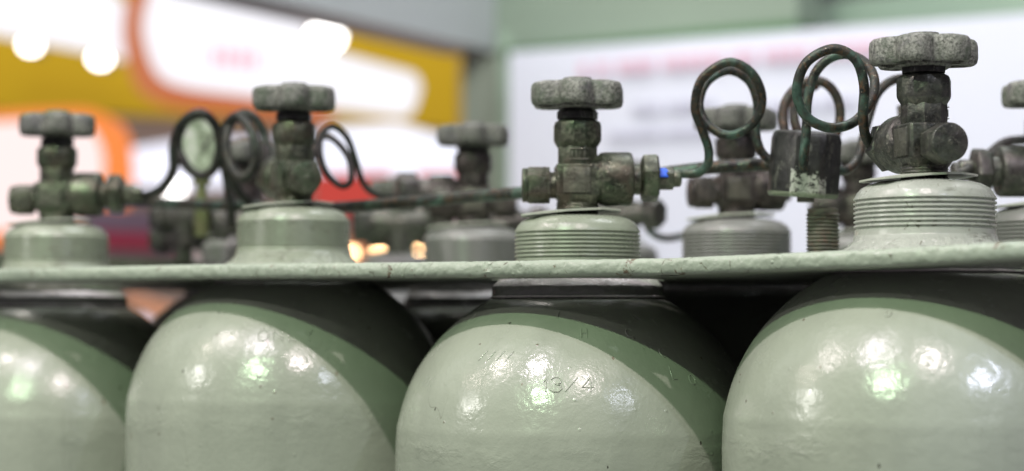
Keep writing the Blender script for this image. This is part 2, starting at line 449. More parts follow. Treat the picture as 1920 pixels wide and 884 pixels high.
def make_cylinder(base, T, vrot, label, neck='neckpaint', vm='bronze', wm='wheel', wrot=0, wdz=0, outlet=True, guard_rot=0, rz=0, group='gas cylinders standing in the rack', drop=0):
    t = empty('gas_cylinder', (base[0], base[1], T))
    tag(t, label, 'gas cylinder', group)
    if not protos:
        protos['shell'] = shell_mb().build('shell', M['paint'], t, 30)
        protos['neck'] = neck_mb().build('neck_collar', M[neck], t, 25)
        protos['ring'] = ring_mb().build('neck_ring', M['ring'], t, 25)
        protos['guard'] = guard_mb().build('tag_plate', M['tag'], t, 20)
        v = valve_body_mb().build('valve', M[vm], t, 28, bevel=.0005)
        protos['valve'] = v
        protos['plug'] = plug_mb().build('safety_plug', M[vm], v, 28, bevel=.0004)
        protos['nut'] = nut_mb().build('outlet_nut', M[vm], v, 28, bevel=.0004)
        protos['fit'] = fitting_mb().build('tail_fitting', M[vm], v, 28, bevel=.0003)
        protos['gland'] = gland_mb().build('gland_nut', M['darksteel'], v, 28, bevel=.0003)
        protos['wheel'] = wheel_mb(0).build('hand_wheel', M[wm], v, 40)
        parts = dict(protos)
    else:
        parts = {}
        for k in ('shell', 'neck', 'ring', 'guard', 'valve'):
            parts[k] = mesh_copy(protos[k], t, {'neck': M[neck], 'valve': M[vm]}.get(k))
        for k in ('plug', 'nut', 'fit', 'gland', 'wheel'):
            if k in ('nut', 'fit') and not outlet: continue
            parts[k] = mesh_copy(protos[k], parts['valve'], {'plug': M[vm], 'nut': M[vm], 'fit': M[vm], 'wheel': M[wm]}.get(k))
    parts['shell'].rotation_euler = (0, 0, rz); parts['neck'].rotation_euler = (0, 0, rz*1.7)
    parts['shell'].location.z = parts['ring'].location.z = -drop
    parts['valve'].rotation_euler = (0, 0, vrot)
    parts['wheel'].rotation_euler = (0, 0, wrot-vrot); parts['wheel'].location.z = wdz
    parts['guard'].rotation_euler = (0, 0, guard_rot)
    return t, parts

Tn = {1: .0744, 2: .0798, 3: .0669, 4: .0795}
def away(i, lat):    # world rotation so the outlet points away from the camera, lat radians to the left of the view line
    p = pos[i]; return math.atan2(p.y, p.x)+lat
cyl3, p3 = make_cylinder(pos[3], Tn[3], math.radians(2), 'pale green gas cylinder stamped 13/4, its dark neck ring showing below the plate', 'neckpaint', 'bronze', 'wheel', wrot=math.radians(-90-5), rz=0, guard_rot=0)
cyl4, p4 = make_cylinder(pos[4], Tn[4], away(4, math.radians(24)), 'nearest gas cylinder with light grey neck flare and its round plug facing the front', 'neckgrey', 'bronze2', 'wheel', wrot=math.radians(-90-24), wdz=-.0035, outlet=True, guard_rot=.12, rz=2.1)
cyl2, p2 = make_cylinder(pos[2], Tn[2], away(2, math.radians(15)), 'gas cylinder stamped ONLY, its valve standing between two groups of coiled tube', 'neckpaint', 'bronze', 'wheelgreen', wrot=math.radians(-90+4), outlet=True, guard_rot=.2, rz=4.0)
cyl1, p1 = make_cylinder(pos[1], Tn[1], math.radians(-2), 'blurred gas cylinder cut by the left edge, in front of the orange rimmed sign', 'neckpaint', 'bronze', 'wheelgreen', wrot=math.radians(-90+12), outlet=True, guard_rot=.1, rz=5.1, drop=.011)
def P(i, r): return pos[i]+BACK*r
back = 'gas cylinders standing in the rack'
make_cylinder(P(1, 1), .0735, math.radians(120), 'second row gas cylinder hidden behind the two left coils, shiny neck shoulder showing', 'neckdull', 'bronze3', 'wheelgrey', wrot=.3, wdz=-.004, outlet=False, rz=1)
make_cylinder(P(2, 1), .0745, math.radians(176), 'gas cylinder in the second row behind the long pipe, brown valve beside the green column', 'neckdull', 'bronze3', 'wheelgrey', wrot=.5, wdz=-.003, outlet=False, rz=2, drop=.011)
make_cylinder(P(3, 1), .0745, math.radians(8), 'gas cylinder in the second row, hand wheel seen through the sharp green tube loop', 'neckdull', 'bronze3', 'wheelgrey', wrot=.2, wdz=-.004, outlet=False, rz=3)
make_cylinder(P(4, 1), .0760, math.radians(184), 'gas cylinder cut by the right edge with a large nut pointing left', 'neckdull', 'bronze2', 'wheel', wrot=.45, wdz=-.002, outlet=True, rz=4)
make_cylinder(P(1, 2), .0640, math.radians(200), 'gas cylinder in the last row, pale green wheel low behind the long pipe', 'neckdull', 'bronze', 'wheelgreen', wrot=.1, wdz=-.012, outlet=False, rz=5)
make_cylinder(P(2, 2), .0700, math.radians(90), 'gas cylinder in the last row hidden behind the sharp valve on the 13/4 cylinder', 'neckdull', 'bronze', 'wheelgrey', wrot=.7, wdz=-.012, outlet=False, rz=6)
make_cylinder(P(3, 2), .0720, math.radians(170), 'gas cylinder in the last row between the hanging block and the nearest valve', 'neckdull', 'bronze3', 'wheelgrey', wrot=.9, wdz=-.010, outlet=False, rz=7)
def marks(i, parts, items):
    rz = parts['shell'].rotation_euler.z
    for it in items:
        mb = MB(); stamp(mb, pos[i], Tn[i], *it)
        o = mb.build('stamped_marking', M['paint'], parts['shell'], 60)
        o.rotation_euler = (0, 0, -rz)
marks(3, p3, [(1012, 735, '1', .0085, .8), (1030, 735, '3', .0095, .9), (1056, 735, '/', .0095, 1.1), (1090, 735, '4', .0095, .9),
    (893, 677, 'IIII', .0075, .75, .5), (790, 723, 'IIII', .0065, .55, .3), (1090, 634, 'H', .008, .6), (1176, 632, 'C', .007, .8), (1240, 670, 'C', .007, .8),
    (1262, 712, 'L', .009, .6), (1296, 722, 'O', .007, .8), (1042, 597, 'I', .007, .5), (1190, 600, 'N', .007, .8), (1225, 610, '1', .007, .8)])
marks(2, p2, [(482, 640, 'ONLY', .0095, .95)])
marks(4, p4, [(1702, 558, 'O', .0065, .95), (1760, 558, '7', .0065, 1.0), (1838, 590, '1', .006, .8), (1660, 594, 'D', .005, .8), (1560, 556, 'L', .006, .8)])
mbk = NT('blue marker'); mbk.set(Base_Color=(.02, .12, .75), Roughness=.5); mbk = mbk.m

# ------------------------------------------------------------------ plate
rack = empty('rack_top_plate', (0, 0, 0))
tag(rack, 'long pale green steel plate with chipped edge that the cylinder necks pass through', 'plate')
ZT, TH = .0362, .0098
def warp(t, v):
    k = [(-3, .0014), (-2, .0013), (-1, .0014), (0, -.0005), (.5, -.0008), (1, .0013), (1.4, .0042), (2, .0075)]
    z = k[-1][1]
    for a, b in zip(k, k[1:]):
        if a[0] <= t < b[0]:
            q = (t-a[0])/(b[0]-a[0]); q = q*q*(3-2*q)*.5+q*.5; z = a[1]*(1-q)+b[1]*q; break
    return z*max(0, min(1, (.11-v)/.05))       # only the front margin is bent
def pl(u, v):    # plate coordinates: u along the row in cells (0 = cylinder 3), v outward(-)/back(+) in metres
    return pos[3] + ROW*u + (-OUT)*v
mb = MB(); SEG = 48; HR = .0552
def square_pt(a):
    c, s_ = math.cos(a), math.sin(a); m_ = max(abs(c), abs(s_)); return c/m_, s_/m_
SPU = ROW.length; BV = BACK.dot(-OUT)
BU = BACK.dot(ROWU)/SPU
rows = 3; cells = [-2, -1, 0, 1]
vfront = -.0935; vb = [vfront, BV*.5, BV*1.5, BV*2.5]
uL, uR = -2.5, 1.62
def cellverts(ci, ri):
    cu = ci+BU*ri; cv = BV*ri
    u0 = uL if ci == -2 else ci-.5+BU*ri*0; u1 = uR if ci == 1 else ci+.5
    v0, v1 = vb[ri], vb[ri+1]
    inner = []; outer = []
    for k in range(SEG):
        a = 2*PI*(k+.5)/SEG+PI/4*0
        inner.append((cu+HR*math.cos(a)/SPU, cv+HR*math.sin(a)))
        sx, sy = square_pt(a)
        uu = cu+(sx*(u1-cu) if sx > 0 else sx*(cu-u0)); vv = cv+(sy*(v1-cv) if sy > 0 else sy*(cv-v0))
        outer.append((uu, vv))
    return inner, outer
top = []
for ri in range(rows):
    for ci in cells:
        inn, out = cellverts(ci, ri)
        L_ = 5
        for side, z in ((0, ZT), (1, ZT-TH)):
            vs = []
            for j in range(L_+1):
                t = j/L_
                for k in range(SEG):
                    u = inn[k][0]*(1-t)+out[k][0]*t; v = inn[k][1]*(1-t)+out[k][1]*t
                    p = pl(u, v); vs.append((p.x, p.y, z+warp(u, v)))
            fs = []
            for j in range(L_):
                for k in range(SEG):
                    k2 = (k+1) % SEG; fs.append([j*SEG+k, j*SEG+k2, (j+1)*SEG+k2, (j+1)*SEG+k])
            mb.add(vs, fs)
        vs = []
        for z in (ZT, ZT-TH):
            for k in range(SEG):
                p = pl(*inn[k]); vs.append((p.x, p.y, z+warp(*inn[k])))
        mb.add(vs, [[k, (k+1) % SEG, SEG+(k+1) % SEG, SEG+k] for k in range(SEG)])
# rounded rim along the whole border
def rim(path, outv):
    n = 10; vs = []; fs = []
    for (u, v) in path:
        p = pl(u, v)
        for k in range(n+1):
            a = -PI/2+PI*k/n
            from mathutils import noise as _n
            jit = .00055*_n.noise((u*22, k*.35, v*30))+.0005*_n.noise((u*75, k*.8, v*90))+.0004*_n.noise((u*190, k*1.2, v*200))
            e = .0042*math.copysign(abs(math.cos(a))**.75, 1)+.8*jit*math.cos(a)
            q = p+outv*e
            vs.append((q.x, q.y, ZT-TH/2+warp(u, v)+jit*.35*abs(math.sin(a))+TH/2*math.copysign(abs(math.sin(a))**.85, math.sin(a))))
    for i in range(len(path)-1):
        for k in range(n): fs.append([i*(n+1)+k, (i+1)*(n+1)+k, (i+1)*(n+1)+k+1, i*(n+1)+k+1])
    mb.add(vs, fs)
NU = 1100
rim([(uL+(uR-uL)*k/NU, vfront) for k in range(NU+1)], OUT)
rim([(uL, vfront+(vb[3]-vfront)*k/20) for k in range(21)], -ROWU)
rim([(uR, vfront+(vb[3]-vfront)*k/20) for k in range(21)], ROWU)
rim([(uL+(uR-uL)*k/40, vb[3]) for k in range(41)], -OUT)
mb.build('plate', M['plate'], rack, 40)
# upstand along the left end and rear rail added under the plate, closing off light between the domes
def bar(name, a, b, w, z0, z1, mat, parent):
    d = (b-a).normalized(); s_ = Vector((-d.y, d.x, 0))*w/2
    vs = [a-s_, b-s_, b+s_, a+s_]
    m_ = MB().add([(q.x, q.y, z0) for q in vs]+[(q.x, q.y, z1) for q in vs], [[0,3,2,1],[4,5,6,7],[0,1,5,4],[1,2,6,5],[2,3,7,6],[3,0,4,7]])
    return m_.build(name, mat, parent, 0, bevel=.001)
M['olive'] = metal('olive painted steel', (.085, .09, .06), (.06, .065, .045), (.10, .10, .07), rough=.5, met=.2)
bar('end_upstand', pl(uL+.02, vfront+.02), pl(uL+.02, vb[3]-.01), .006, ZT-.001, ZT+.0185, M['olive'], rack)
bar('added_rear_rail', pl(-2.0, vb[3]-.02), pl(uR, vb[3]-.02), .012, -.10, .018, M['olive'], rack)
for u in (-1.72, -.95, .2, 1.0):
    bar('rail_strut', pl(u, vb[3]-.02), pl(u+.05, vb[3]-.02), .008, .0175, ZT-TH+.0005, M['darksteel'], rack)

# -------------------------------------------------------- small parts on top
st = tag(MB().lathe([(.0105, 0)]+sum([[(.0108, .002+k*.0024), (.0094, .0032+k*.0024)] for k in range(13)], [])+[(.0100, .0345), (.0080, .0352)], 40).build('threaded_stud', metal('olive stud metal', (.15, .15, .115), (.10, .10, .085), (.17, .12, .095), (.13, .17, .11), met=.3, rough=.5), None, 25),
  'short threaded stud with olive patina standing on the plate below the hanging block', 'threaded stud')
p = at(1543, 467, 1.285); st.location = (p.x, p.y, ZT+.0002)

mt = M['tube']
TG = 'coiled connecting tubes between the valves'
def tubeobj(pts, r, label, mat=None, name='coiled_tube', cat='tube', group=TG):
    o = MB().tube([at(*q) for q in pts], r, 16, 10).build(name, mat or mt, None, 60)
    return tag(o, label, cat, group)
tubeobj([(1270, 326, 1.292), (1290, 326, 1.292), (1310, 324, 1.290), (1327, 308, 1.286), (1328, 278, 1.282), (1316, 243, 1.276), (1303, 200, 1.270), (1317, 148, 1.266), (1366, 117, 1.264), (1410, 138, 1.266), (1429, 185, 1.270),
  (1414, 230, 1.274), (1370, 254, 1.278), (1330, 237, 1.284), (1311, 198, 1.288), (1326, 154, 1.294), (1366, 133, 1.298), (1404, 152, 1.300), (1420, 195, 1.300), (1417, 245, 1.298), (1426, 282, 1.296), (1448, 303, 1.294), (1470, 306, 1.292)],
  .0029, 'dark green patinated loop of tube joining the 13/4 valve to the hanging block')
tubeobj([(1507, 318, 1.246), (1507, 296, 1.243), (1512, 244, 1.243), (1514, 190, 1.243), (1528, 139, 1.243), (1556, 110, 1.241), (1592, 103, 1.237), (1626, 122, 1.230), (1640, 155, 1.222), (1630, 195, 1.214), (1600, 230, 1.206), (1556, 240, 1.200), (1512, 219, 1.196), (1494, 172, 1.193),
  (1512, 118, 1.190), (1562, 92, 1.190), (1604, 112, 1.190), (1620, 160, 1.190), (1618, 215, 1.192), (1624, 258, 1.196), (1644, 288, 1.202), (1668, 296, 1.204)],
  .0030, 'largest brownish loop of tube rising from the block to the nearest valve')
tubeobj([(1478, 290, 1.34), (1470, 240, 1.345), (1470, 200, 1.35), (1490, 168, 1.355), (1522, 152, 1.36), (1552, 160, 1.36), (1572, 190, 1.36), (1574, 230, 1.36), (1560, 262, 1.355), (1528, 270, 1.35), (1498, 250, 1.355), (1488, 210, 1.36), (1500, 178, 1.37), (1530, 160, 1.38)],
  .0033, 'rusty brown loop of tube behind the block', M['tuberust'])
tubeobj([(1568, 322, 1.30), (1590, 318, 1.31), (1609, 296, 1.32), (1618, 262, 1.325), (1628, 222, 1.33), (1644, 178, 1.335), (1672, 152, 1.34), (1705, 150, 1.345), (1735, 180, 1.35), (1735, 230, 1.36), (1715, 262, 1.37), (1695, 240, 1.38), (1690, 200, 1.385)],
  .0031, 'loop of tube curving up from the block and behind the nearest valve')
tubeobj([(215, 370, 1.575), (245, 369, 1.575), (278, 366, 1.57), (307, 350, 1.565), (325, 318, 1.56), (326, 272, 1.555), (342, 230, 1.55), (375, 212, 1.545), (402, 232, 1.55), (412, 272, 1.555), (404, 312, 1.56), (380, 330, 1.565), (352, 314, 1.57), (333, 272, 1.575), (348, 228, 1.58), (378, 214, 1.585), (405, 238, 1.59), (414, 285, 1.59), (424, 330, 1.59), (432, 385, 1.59), (436, 430, 1.59)],
  .0037, 'left loop of tube framing the round gauge', M['tubedark'])
tubeobj([(474, 386, 1.58), (450, 362, 1.57), (430, 325, 1.56), (418, 280, 1.55), (422, 240, 1.545), (441, 219, 1.54), (462, 232, 1.535), (478, 268, 1.53), (476, 312, 1.53), (453, 333, 1.53), (433, 312, 1.535), (424, 270, 1.54), (432, 232, 1.545), (457, 213, 1.55), (482, 226, 1.55), (497, 262, 1.55), (500, 310, 1.54), (512, 350, 1.53)],
  .0037, 'pair of narrow tube loops just left of the valve on the ONLY cylinder', M['tubedark'])
tubeobj([(790, 372, 1.62), (740, 372, 1.58), (702, 364, 1.55), (680, 342, 1.53), (667, 302, 1.52), (651, 259, 1.51), (625, 238, 1.505), (604, 252, 1.50), (600, 288, 1.495), (613, 326, 1.49), (640, 349, 1.485), (658, 338, 1.485), (655, 300, 1.49), (633, 268, 1.495), (608, 256, 1.50), (592, 280, 1.50), (580, 330, 1.49)],
  .0025, 'thin dark loop of tube right of the valve on the ONLY cylinder', M['tubedark'])
tubeobj([(1212, 370, 1.60), (1206, 395, 1.62), (1216, 430, 1.64), (1245, 447, 1.66), (1290, 440, 1.68), (1330, 425, 1.70)], .0030, 'thin green tube sagging behind the row between the 13/4 neck and the next neck')
tubeobj([(1790, 330, 1.33), (1830, 312, 1.35), (1880, 270, 1.42), (1925, 262, 1.45)], .0035, 'dark tube behind the large nut at the right edge', M['bronze2'])
tubeobj([(225, 376, 1.72), (330, 382, 1.66), (440, 387, 1.60), (560, 392, 1.53), (640, 389, 1.49), (760, 380, 1.45), (870, 370, 1.42), (985, 361, 1.385), (1120, 343, 1.36), (1285, 320, 1.345), (1370, 312, 1.335), (1455, 308, 1.325)],
  .0044, 'long straight patinated pipe running behind the front valves into the hanging block', name='manifold_pipe', cat='pipe', group='manifold')
# manifold block
blk = empty('manifold_block', at(1510, 310, 1.285)); tag(blk, 'dark faceted block with worn pale lower face at the end of the long pipe', 'valve block')
def block_mb():
    pts = [(-.0222, .006), (-.0215, -.004), (-.0110, -.0195), (.0085, -.0200), (.0205, -.010), (.0222, .004), (.013, .018), (-.013, .018)]
    vs = []; fs = []
    lv = [(-.0205, .95), (-.0185, 1.0), (.0160, .985), (.0200, .93), (.0214, .82)]
    for z, k in lv: vs += [(x*k, y*k, z) for x, y in pts]
    n = 8
    for j in range(len(lv)-1):
        for k in range(n): fs.append([j*n+k, j*n+(k+1) % n, (j+1)*n+(k+1) % n, (j+1)*n+k])
    fs += [list(range(n))[::-1], [(len(lv)-1)*n+k for k in range(n)]]
    return MB().add(vs, fs)
bm_ = NT('dark block with worn paint')
c = bm_.mix(bm_.ramp(bm_.noise(90, 6, .7), [(.4, 0.), (.7, 1.)]), (.010, .011, .010), (.038, .039, .034))
c = bm_.mix(bm_.math('MULTIPLY', bm_.ramp(bm_.noise(150, 7, .8, .5, co=bm_.stretch(1, 1, .4)), [(.56, 0.), (.62, 1.)]), .6), c, (.12, .125, .10))
sx = bm_.N.new('ShaderNodeSeparateXYZ'); bm_.link(bm_.raw, sx.inputs[0])
zz = bm_.math('ADD', sx.outputs['Z'], bm_.math('MULTIPLY', bm_.math('SUBTRACT', bm_.noise(110, 6, .75), .5), .034))
low = bm_.math('LESS_THAN', zz, -.0045)
scr = bm_.math('GREATER_THAN', bm_.noise(230, 6, .75, 1.6), .47)
xa = bm_.math('MULTIPLY', bm_.math('GREATER_THAN', sx.outputs['X'], -.0125), bm_.math('LESS_THAN', sx.outputs['X'], .0100))
fr = bm_.math('LESS_THAN', sx.outputs['Z'], -.0175)
c = bm_.mix(bm_.math('MULTIPLY', bm_.math('MULTIPLY', low, scr), xa), c, (.36, .39, .33))
c = bm_.mix(bm_.math('MULTIPLY', fr, .7), c, (.20, .24, .16))
bm_.set(Base_Color=c, Roughness=.38, Metallic=.2, Normal=bm_.bump(bm_.noise(200, 4), .5, .0008))
bo = block_mb().build('block_body', bm_.m, blk, 20, bevel=.0010)
bo.rotation_euler = (math.radians(4), math.radians(3.5), math.radians(4)); blk.scale = (1, 1, 1)
MB().lathe([(.0055, -.0235), (.0055, -.018)], 16).build('drain_boss', M['darksteel'], blk)
# blue paint marks
def dab(px, py, Y, w, h, label):
    v = []; n = 12
    for k in range(n):
        a = 2*PI*k/n; rr = 1+.3*math.sin(3*a+px); v.append(at(px+w*math.cos(a)*rr, py+h*math.sin(a)*rr, Y))
    return MB().slab(v, .0015)
# the fitting's blue mark follows its hexagon: a thin sleeve patch
def patch(parent, x0, x1, a0, a1, r, z):
    mb = MB(); n = 8; vs = []; fs = []
    for i in range(n+1):
        for j in range(n+1):
            x = x0+(x1-x0)*i/n; a = a0+(a1-a0)*j/n
            rr = r/math.cos(((a+PI/6) % (PI/3))-PI/6)*0+r
            wob = .0006*math.sin(5*j+i)*(1 if i in (0, n) else 0)
            vs.append((x+wob, -rr*math.cos(a), z+rr*math.sin(a)))
    for i in range(n):
        for j in range(n): fs.append([i*(n+1)+j, (i+1)*(n+1)+j, (i+1)*(n+1)+j+1, i*(n+1)+j+1])
    mb.add(vs, fs)
    o = mb.build('blue_paint_mark', mbk, parent, 30)
    s_ = o.modifiers.new('thickness', 'SOLIDIFY'); s_.thickness = .0002
    return o
patch(p3['fit'], .0520, .0568, math.radians(2), math.radians(60), .00745, .0240)

# gauge seen through the left loop
gp = at(379, 274, 1.68)
gg = empty('pressure_gauge', gp, math.radians(28)); tag(gg, 'round pressure gauge with a pale dial seen through the left tube loop', 'gauge')
GR = Matrix.Rotation(PI/2, 4, 'X')
MB().lathe([(.020, -.012), (.0235, -.010), (.0240, .004), (.0225, .0065), (.0215, .0045)], 40, GR).build('case', metal('gauge case', (.35, .36, .30), (.22, .24, .19), (.4, .4, .36), rough=.3, met=.6), gg)
dm = NT('mottled dial'); dm.set(Base_Color=dm.ramp(dm.noise(70, 4, .7, .6), [(.38, (.16, .19, .13)), (.52, (.42, .50, .36)), (.66, (.60, .60, .56))]), Roughness=.3)
dial = MB().lathe([(.0005, .0049), (.0214, .0049), (.0214, .0052), (.0005, .0052)], 40, GR).build('dial', dm.m, gg)
MB().box((-.0007, -.0062, -.004), (.0007, -.0056, .016), Matrix.Rotation(.7, 4, 'Y')).build('needle', M['darksteel'], dial)
MB().lathe([(.0060, -.075), (.0060, -.050), (.0044, -.049), (.0044, -.032), (.0075, -.031), (.0075, -.022)], 20).build('stem', plain('yellowed brass', (.20, .22, .10), .35, .5), gg)

# dark cross fittings of the rear manifold
def rear_fit(px, py, Z, k, label, rz=0):
    t = empty('pipe_fitting', at(px, py, Z), rz); tag(t, label, 'pipe fitting', 'rear pipe fittings')
    t.scale = (k, k, k)
    MB().lathe([(.010, -.02), (.010, .02)], 20, RX).lathe([(.0085, -.022), (.0085, .012)], 20).build('tee_body', M['bronze2'], t, 30, bevel=.0006)
    MB().lathe([(.0135, .018), (.014, .020), (.014, .030), (.0125, .032)], 6, RX).build('union_nut', M['bronze2'], t, 28, bevel=.0005)
    MB().lathe([(.0125, -.032), (.014, -.030), (.014, -.020), (.0135, -.018)], 6, RX).build('union_nut', M['bronze2'], t, 28, bevel=.0005)
rear_fit(350, 408, 1.80, 1.1, 'blurred tee fitting below the gauge', -.6)
rear_fit(345, 448, 1.84, 1.0, 'lower blurred tee fitting standing near the end upstand', -.5)
rear_fit(745, 418, 1.86, 1.3, 'large greenish tee fitting behind the long pipe', .1)
rear_fit(1180, 402, 1.62, .9, 'tee fitting behind the outlet of the 13/4 valve', -.6)

rear_fit(828, 362, 1.63, 1.15, 'tee fitting touching the left side of the brown valve', .25)
rear_fit(962, 418, 1.72, .95, 'dark tee fitting in the gap right of the brown valve', -.4)
rear_fit(470, 420, 1.70, 1.0, 'tee fitting half hidden behind the collar of the ONLY cylinder', .2)

# ---------------------------------------------------------------- background
wallm = plain('hall wall', (.46, .33, .27), .8, 0, .25, .6)
fl = MB().add([(-14, 2.4, -1.56), (14, 2.4, -1.56), (14, 14, -1.56), (-14, 14, -1.56)], [[0, 1, 2, 3]]).build('floor', plain('hall carpet', (.16, .16, .17), .9, 0, .3, 4), None, 0)
tag(fl, kind='structure')
w_ = MB().box((-9, 10, -1.56), (9, 10.2, 5)).build('hall_wall', wallm, None, 0); tag(w_, kind='structure')
def sp(pts, Zf, name, mat, th=.06, parent=None, label=None, cat=None, bevel=0):
    v = [at(x, y, (Zf(x) if callable(Zf) else Zf)) for x, y in pts]
    o = MB().slab(v, th).build(name, mat, parent, 0, bevel=bevel)
    if label: tag(o, label, cat)
    return o
def roundpoly(pts, r, n=6):
    out = []
    N = len(pts)
    for i in range(N):
        a = Vector(pts[i-1]); b = Vector(pts[i]); c = Vector(pts[(i+1) % N])
        d1 = (a-b).normalized(); d2 = (c-b).normalized()
        p0 = b+d1*min(r, (a-b).length*.45); p1 = b+d2*min(r, (c-b).length*.45)
        for k in range(n+1):
            t = k/n; q = p0*(1-t)**2+b*2*t*(1-t)+p1*t*t; out.append((q.x, q.y))
    return out
gsteel = plain('booth green paint', (.27, .34, .27), .5)
# info board, its plane parallel to the cylinder row
def bz(x): return 1/((1/3.50)+(x-955)*(1/3.05-1/3.50)/965)
bd = empty('information_board', at(1430, 330, bz(1430))); tag(bd, 'large white board with a pink heading behind the right hand valves', 'board')
def child(o, par): o.parent = par; o.matrix_parent_inverse = Matrix.Translation(-Vector(par.location)); return o
child(sp([(955, 98), (2100, 12), (2100, 640), (955, 640)], bz, 'panel', plain('board white', (.77, .79, .90), .6, 0, .04), .03), bd)
ink = {'p': plain('pink print', (.80, .56, .68), .6), 'g': plain('grey print', (.60, .60, .72), .6)}
def line_of_print(y0, y1, h, xs, mat, name):
    mb = MB(); x = xs[0]; k = 0
    while x < xs[1]:
        w = random.uniform(.5, 1.0)*h
        def Y(q): return y0+(y1-y0)*(q-xs[0])/(xs[1]-xs[0])
        v = [at(a, b, bz(a)-.008) for a, b in ((x, Y(x)-h/2), (x+w, Y(x+w)-h/2), (x+w, Y(x+w)+h/2), (x, Y(x)+h/2))]
        mb.slab(v, .004); x += w*1.18+(h*.5 if random.random() < .2 else 0)
    child(mb.build(name, mat, None, 0), bd)
line_of_print(132, 88, 26, (1085, 1650), ink['p'], 'heading_line')
line_of_print(205, 196, 18, (1185, 1330), ink['g'], 'text_line')
line_of_print(255, 246, 13, (1140, 1330), ink['g'], 'text_line')
line_of_print(205, 190, 16, (1420, 1600), ink['g'], 'text_line')
# booth column and beams
bth = empty('booth_frame', at(912, 330, 3.6)); tag(bth, 'green grey booth corner column with two roof beams meeting on it', 'booth frame')
child(sp([(868, 60), (935, 60), (935, 660), (868, 660)], 3.6, 'column', plain('column grey', (.20, .23, .18), .5), .1), bth)
child(sp([(936, 60), (962, 60), (962, 660), (936, 660)], 3.58, 'column_trim', plain('column green', (.26, .36, .27), .4), .1), bth)
hz = .485; c0 = Vector((-.03, 3.6, 0)); r0 = -OUT*0
def beam(a, d, L, z0, z1, w, mat, name):
    b = a+d*L; s_ = Vector((-d.y, d.x, 0))*w
    vs = [a, b, b+s_, a+s_]
    m_ = MB().add([(q.x, q.y, z0) for q in vs]+[(q.x, q.y, z1) for q in vs], [[0,3,2,1],[4,5,6,7],[0,1,5,4],[1,2,6,5],[2,3,7,6],[3,0,4,7]])
    return child(m_.build(name, mat, None, 0), bth)
beam(c0, ROWU, .60, hz, hz+.5, .08, gsteel, 'right_beam')
beam(c0+ROWU*.01+Vector((0, -.01, 0)), ROWU, .585, hz-.022, hz-.002, .10, plain('beam edge green', (.09, .19, .09), .5), 'beam_edge')
beam(Vector((.487, 3.50, 0)), ROWU, 1.2, .40, .548, .08, plain('light booth green', (.34, .46, .36), .5), 'light_beam')
beam(Vector((.50, 3.50, 0)), ROWU, 1.2, .55, .95, .10, plain('dark beam grey', (.12, .12, .12), .6), 'upper_beam')  # dark grey is the upper beam's own colour
beam(c0, Vector((-.49, -.87, 0)), 2.2, hz-.005, hz+.5, -.10, plain('beam grey', (.50, .53, .54), .5), 'left_beam')
# far yellow fascia, signs and lamps
child_par = None
yl = plain('yellow fascia', (.70, .45, .0), .8, 0, .4, .9)
sp([(-200, -60), (640, 10), (862, 75), (862, 245), (640, 232), (-200, 198)], 7.0, 'yellow_fascia', yl, .1, None, 'yellow wall panel left of the booth column', 'wall panel', )
og = glow('orange lit rim', (.90, .24, .07), .56)
whl = glow('white lit panel', (.95, .94, 1.0), .98)
def sign(name, inner, grow, Z, white, rim, label, rr=40, rgt=0):
    cx = sum(p[0] for p in inner)/len(inner); cy = sum(p[1] for p in inner)/len(inner)
    t = empty(name, at(cx, cy, Z)); tag(t, label, 'lit sign')
    outp = []
    for x, y in inner:
        outp.append((x-grow*.8 if x < cx else x+grow*rgt, y+grow*.55 if y > cy else y-grow*.6*rgt))
    child(sp(roundpoly(outp, rr+20), Z+.01, 'rim', rim, .20), t)
    child(sp(roundpoly(inner, rr), Z-.03, 'lit_face', white, .035), t)
    return t
s1 = sign('round_sign', [(300, -70), (262, 50), (292, 146), (345, 164), (625, 198), (600, 60), (520, 15), (430, -70)], 50, 5.5, whl, og, 'large glowing white sign with an orange rim, top left')
tx = MB()
for k in range(4): tx.slab([at(a, b, 5.46) for a, b in ((398+k*23, 92+k*2), (412+k*23, 92+k*2), (412+k*23, 122+k*2), (398+k*23, 122+k*2))], .005)
child(tx.build('pink_lettering', glow('pink letters', (.95, .42, .55), .85), None, 0), s1)
s2 = sign('round_sign', [(-120, 235), (150, 222), (185, 262), (192, 330), (150, 425), (-120, 440)], 34, 5.0, glow('pink white lit panel', (1.0, .80, .78), 1.0), glow('bright orange rim', (1.0, .25, .03), .9), 'glowing pinkish sign with an orange rim behind the leftmost valve', rgt=1)
sp(roundpoly([(-90, -60), (170, -40), (250, 15), (240, 112), (190, 98), (-90, 45)], 30), 5.6, 'light_panel', whl, .08, None, 'white light panel in the top left corner above two round lamps', 'light panel')
sp(roundpoly([(600, 90), (792, 142), (770, 216), (560, 190)], 26), 5.2, 'light_panel', whl, .08, None, 'slanting white light panel ending in front of the yellow wall', 'light panel')
sp(roundpoly([(205, 285), (350, 262), (520, 262), (520, 350), (235, 348)], 14), 5.4, 'light_panel', glow('lilac lit', (.86, .87, 1), 1.15), .08, None, 'low white light panel between the leftmost valve and the left tube loop', 'light panel')
sp(roundpoly([(600, 240), (745, 232), (872, 268), (872, 345), (600, 345)], 14), 5.4, 'light_panel', glow('lilac lit two', (.86, .88, 1), 1.2), .08, None, 'low white light panel behind the thin tube loop and the brown valve', 'light panel')
